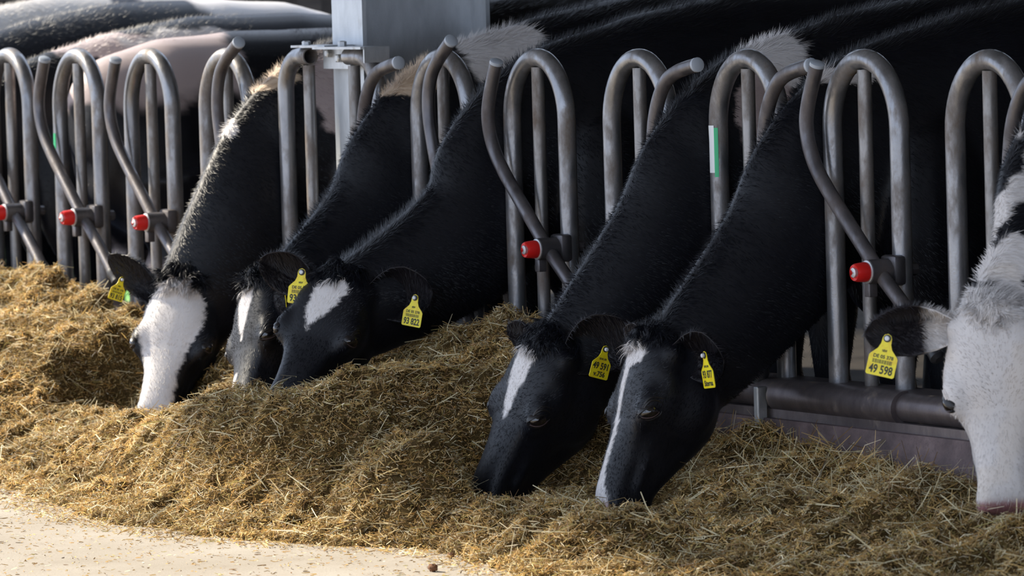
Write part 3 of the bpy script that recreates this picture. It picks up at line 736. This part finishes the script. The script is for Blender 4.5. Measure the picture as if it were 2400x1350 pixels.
ear_tag(ear_pt(cB, 1, 664, 655, .02), cvec(.10, .1, 1), cvec(-.10, 1, .0), STD+[('93 823', -.088, .024, .066)], 'yellow ear tag seen edge on at a drooping ear', back=True, s=.9)
ear_tag(ear_pt(cA, -1, 285, 655, .0), cvec(.8, .35, -.4), cvec(.30, .9, 0), STD+[('93 815', -.088, .024, .066)], 'dirty yellow ear tag partly covered by the edge of an upright ear', s=.75)

# ------------------------------------------------------------------ silage heap
def H(px, py, Y): q = atY(px, py, Y); return (q[0], q[1], max(0, q[2]))
def Hx(px, py, X): q = atX(px, py, X); return (q[0], q[1], max(0, q[2]))
ctrl = []
for X, h in ((-6, .5), (-5, .52), (-4, .53), (-3.24, .55), (-2.83, .57), (-2.45, .50), (-2.0, .44), (-1.5, .36), (-1.0, .34), (-.5, .40), (0, .44), (.43, .47), (.875, .56), (1.25, .50), (1.6, .36), (2.0, .28), (2.43, .26), (2.9, .235), (3.45, .21), (4.2, .2), (5, .2)): ctrl += [(X, -.15, h), (X, 0, h)]
ctrl += [H(330, 1009, -.62), H(420, 999, -.68), H(260, 1004, -.5), H(480, 972, -.72), H(560, 939, -.82), H(640, 929, -.88), H(700, 944, -.94), H(760, 899, -.86), H(820, 890, -.78), H(920, 890, -.62), H(1010, 866, -.48), H(1090, 814, -.30)]
ctrl += [H(1000, 1024, -.95), H(1080, 1209, -1.0), H(1180, 1194, -.95), H(1300, 1202, -.95), H(1400, 1222, -.95), H(1500, 1232, -.92), H(1600, 1204, -.74), H(1680, 1114, -.45)]
ctrl += [H(1900, 1164, -.42), H(2100, 1184, -.42), H(2340, 1249, -.60), H(1900, 1264, -.72), H(2200, 1284, -.65), H(1500, 1314, -1.05), H(1800, 1354, -.98), H(2300, 1364, -.72)]
# inside the trough under the heads
for X, h in ((-1.1, .12), (-.1, .20), (.55, .26), (1.78, .05), (2.45, .05)): ctrl += [(X, -.62, h), (X, -.75, h), (X+.12, -.7, h)]
for X in np.arange(-6, -1.65, .35):
    for Y in (-.35, -.55, -.75, -.95, -1.15): ctrl += [(X, Y, .56*max(0, 1-abs(Y)/1.36)**.85)]
edge = [(-6, -1.32), (-3, -1.32), (-1.6, -1.34), (-.56, -1.36), (.0, -1.47), (.54, -1.56), (1.0, -1.56), (1.41, -1.53), (1.85, -1.36), (2.23, -1.17), (2.6, -1.22), (2.97, -1.29), (3.6, -1.32), (5, -1.3)]
ED = np.array(edge)
for X in np.arange(-6, 5.01, .35):
    e = np.interp(X, ED[:, 0], ED[:, 1]); ctrl += [(X, e+.02, .012), (X, e-.15, -.02), (X, e-.35, -.02)]
CT = np.array(ctrl)
nx, ny = 900, 150
gx = np.linspace(-6, 4.9, nx); gy = np.linspace(-1.8, -.115, ny); XX, YY = np.meshgrid(gx, gy, indexing='ij')
def heap0(x, y):
    D2 = (x[:, None]-CT[:, 0])**2 + (y[:, None]-CT[:, 1])**2 + .0010
    w_ = D2**-2.2; return (w_*CT[:, 2]).sum(1)/w_.sum(1)
Z0 = np.concatenate([heap0(XX[i:i+60].ravel(), YY[i:i+60].ravel()) for i in range(0, nx, 60)]).reshape(nx, ny)
for _ in range(26):                                        # soften the terraces of the interpolation
    for ax_ in (0, 1):
        q_ = np.pad(Z0, [(1, 1) if a_ == ax_ else (0, 0) for a_ in (0, 1)], mode='edge')
        Z0 = (q_[:-2]+2*q_[1:-1]+q_[2:])/4 if ax_ == 0 else (q_[:, :-2]+2*q_[:, 1:-1]+q_[:, 2:])/4
x, y = XX.ravel(), YY.ravel(); x1 = np.stack([x, x*0, x*0], 1); P = np.stack([x, y, np.zeros_like(x)], 1)
e = np.interp(x, ED[:, 0], ED[:, 1]) + .05*vnoise(x1, 3.1, 2) + .035*vnoise(x1, 11, 3) + .02*vnoise(x1, 33, 5)
ins = smooth01(y-e, 0, .10)
h = Z0.ravel() + ins*(.030*fbm(P, 4.5, 4, 2) + .062*(fbm(P, 12, 9, 3)-.05) + .026*fbm(P, 38, 11, 2))
ZZ = np.where(y < e, -.03, np.maximum(h, 0)*smooth01(y-e, -.02, .16) + .012*smooth01(y-e, 0, .02)).reshape(nx, ny)
SL = np.sqrt(1+np.gradient(ZZ, gx, axis=0)**2+np.gradient(ZZ, gy, axis=1)**2)
idx = np.arange(nx*ny).reshape(nx, ny)
F = np.stack([idx[:-1, :-1], idx[1:, :-1], idx[1:, 1:], idx[:-1, 1:]], -1).reshape(-1, 4)
hay = link('silage_heap', mesh_np('silage_heap', np.stack([XX, YY, ZZ], -1).reshape(-1, 3), F), M['hay_base'], None)
hay['kind'] = 'stuff'; tag(hay, 'long golden brown heap of chopped silage and straw along the fence', 'silage')
def gridz(x, y):
    fx = np.clip((x+6)/10.9*(nx-1), 0, nx-1.001); fy = np.clip((y+1.8)/1.685*(ny-1), 0, ny-1.001); i, j = fx.astype(int), fy.astype(int); a, b_ = fx-i, fy-j
    return ZZ[i, j]*(1-a)*(1-b_) + ZZ[i+1, j]*a*(1-b_) + ZZ[i, j+1]*(1-a)*b_ + ZZ[i+1, j+1]*a*b_
PAL = np.array([(.58, .39, .14), (.46, .30, .105), (.34, .21, .075), (.20, .125, .05), (.72, .54, .26), (.39, .32, .11), (.84, .74, .52), (.29, .175, .085), (.50, .28, .085), (.12, .075, .035)])
PW = np.array([.15, .16, .16, .12, .12, .08, .075, .08, .03, .035])
def straw(name, P, ln, wd, tilt, par, seed, pale=0., flatdir=None, lift=.0):
    n = len(P); az = rng.random(n)*2*math.pi; el = rng.normal(0, tilt, n)
    D = np.stack([np.cos(az)*np.cos(el), np.sin(az)*np.cos(el), np.sin(el)], 1)
    side = nrm(np.cross(D, rng.normal(size=(n, 3)))); bend = nrm(np.cross(D, side))*(rng.normal(0, .16, n)*ln)[:, None]
    a = P - D*(ln*.5)[:, None]; b_ = P + bend; c = P + D*(ln*.5)[:, None]; wv = (side*wd[:, None])*.5
    V = np.empty((n*6, 3))
    for i, (q, k) in enumerate(((a, .8), (b_, 1.), (c, .55))): V[2*i::6] = q - wv*k; V[2*i+1::6] = q + wv*k
    b0 = np.arange(n)[:, None]*6; F = np.vstack([b0+np.array([0, 1, 3, 2]), b0+np.array([2, 3, 5, 4])])
    ci = rng.choice(len(PAL), n, p=PW/PW.sum()); col = PAL[ci]*1.12*(.75+.5*rng.random((n, 1)))
    clump = fbm(P, 7, seed, 2)[:, None]; col = col*np.clip(1+.75*clump, .35, 1.5)
    if pale: col = np.where(rng.random((n, 1)) < pale, np.array([.78, .68, .42])*(.75+.3*rng.random((n, 1))), col)
    o = link(name, mesh_np(name, V, F, np.repeat(col, 6, 0)), M['hay'], par, smooth=False); o['kind'] = 'stuff'; return o
def scatter(n, lift=.012):
    """points on the heap, denser on steep faces and where the heap lies in or near the picture"""
    vis = ((XX > -4.3 - YY*2.0) & (XX < 5.2 + (YY+.27)*.6)).ravel(); wt = (SL*(ZZ > .002)).ravel()*np.where(vis, 1., .2)
    k = rng.choice(nx*ny, n, p=wt/wt.sum()); x = XX.ravel()[k] + (rng.random(n)-.5)*(gx[1]-gx[0]); y = YY.ravel()[k] + (rng.random(n)-.5)*(gy[1]-gy[0])
    return np.stack([x, y, gridz(x, y) + lift*rng.random(n)], 1)
P = scatter(290000, lift=.018); n = len(P)
straw('silage_bits', P, .007+.026*rng.random(n)**1.8, .0012+.0022*rng.random(n), .6, hay, 31, pale=.05)
P = scatter(26000, lift=.024); n = len(P)
straw('silage_stalks', P, .035+.055*rng.random(n)**1.5, .0016+.0018*rng.random(n), .38, hay, 33, pale=.25)
P = scatter(1500, lift=.03); n = len(P)
straw('long_straws', P, .07+.09*rng.random(n), .0022+.0022*rng.random(n), .45, hay, 35, pale=.75)
# loose grassy stems standing up in front of the curb
n = 900; x = 1.9+2.5*rng.random(n); y = -.50+.34*rng.random(n); P = np.stack([x, y, gridz(x, y)+.03], 1)
straw('grass_stems', P, .07+.09*rng.random(n), .0018+.0014*rng.random(n), .75, hay, 36, pale=.4)
# chaff lying on the concrete
n = 9000; x = -2.5+8*rng.random(n); e = np.interp(x, ED[:, 0], ED[:, 1]); y = e + .05 - 1.9*rng.random(n)**1.8; P = np.stack([x, y, .001+.003*rng.random(n)], 1)
ch = straw('chaff', P, .006+.022*rng.random(n)**2, .0016+.002*rng.random(n), .08, None, 37)
tag(ch, 'thin scatter of chaff and short straw on the pale concrete', 'chaff')
n = 9000; x = -2.5+7*rng.random(n); e = np.interp(x, ED[:, 0], ED[:, 1]); y = e + .06 - .22*rng.random(n)**1.7; P = np.stack([x, y, .002+.012*rng.random(n)], 1)
straw('edge_bits', P, .008+.026*rng.random(n)**1.8, .0014+.002*rng.random(n), .35, hay, 39)
# two dark crumbs on the concrete
for px, py, r, nm, lb in ((1015, 1331, .016, 'dung_crumb', 'small reddish brown crumb lying alone on the pale concrete'), (1057, 1302, .012, 'dung_crumb', 'small dark brown crumb close to the foot of the silage heap')):
    q = atZ(px, py, r*.7); R_ = ellipsoid((0, 0, 0), (r, r*.8, r*.75)); R_ = [np.array([v*(1+.18*math.sin(9*v[0]/r+5*v[1]/r+k)) for v in rr])+q for k, rr in enumerate(R_)]
    tag(MB().rings(R_).build(nm, M['crumb'], None), lb, 'crumb')
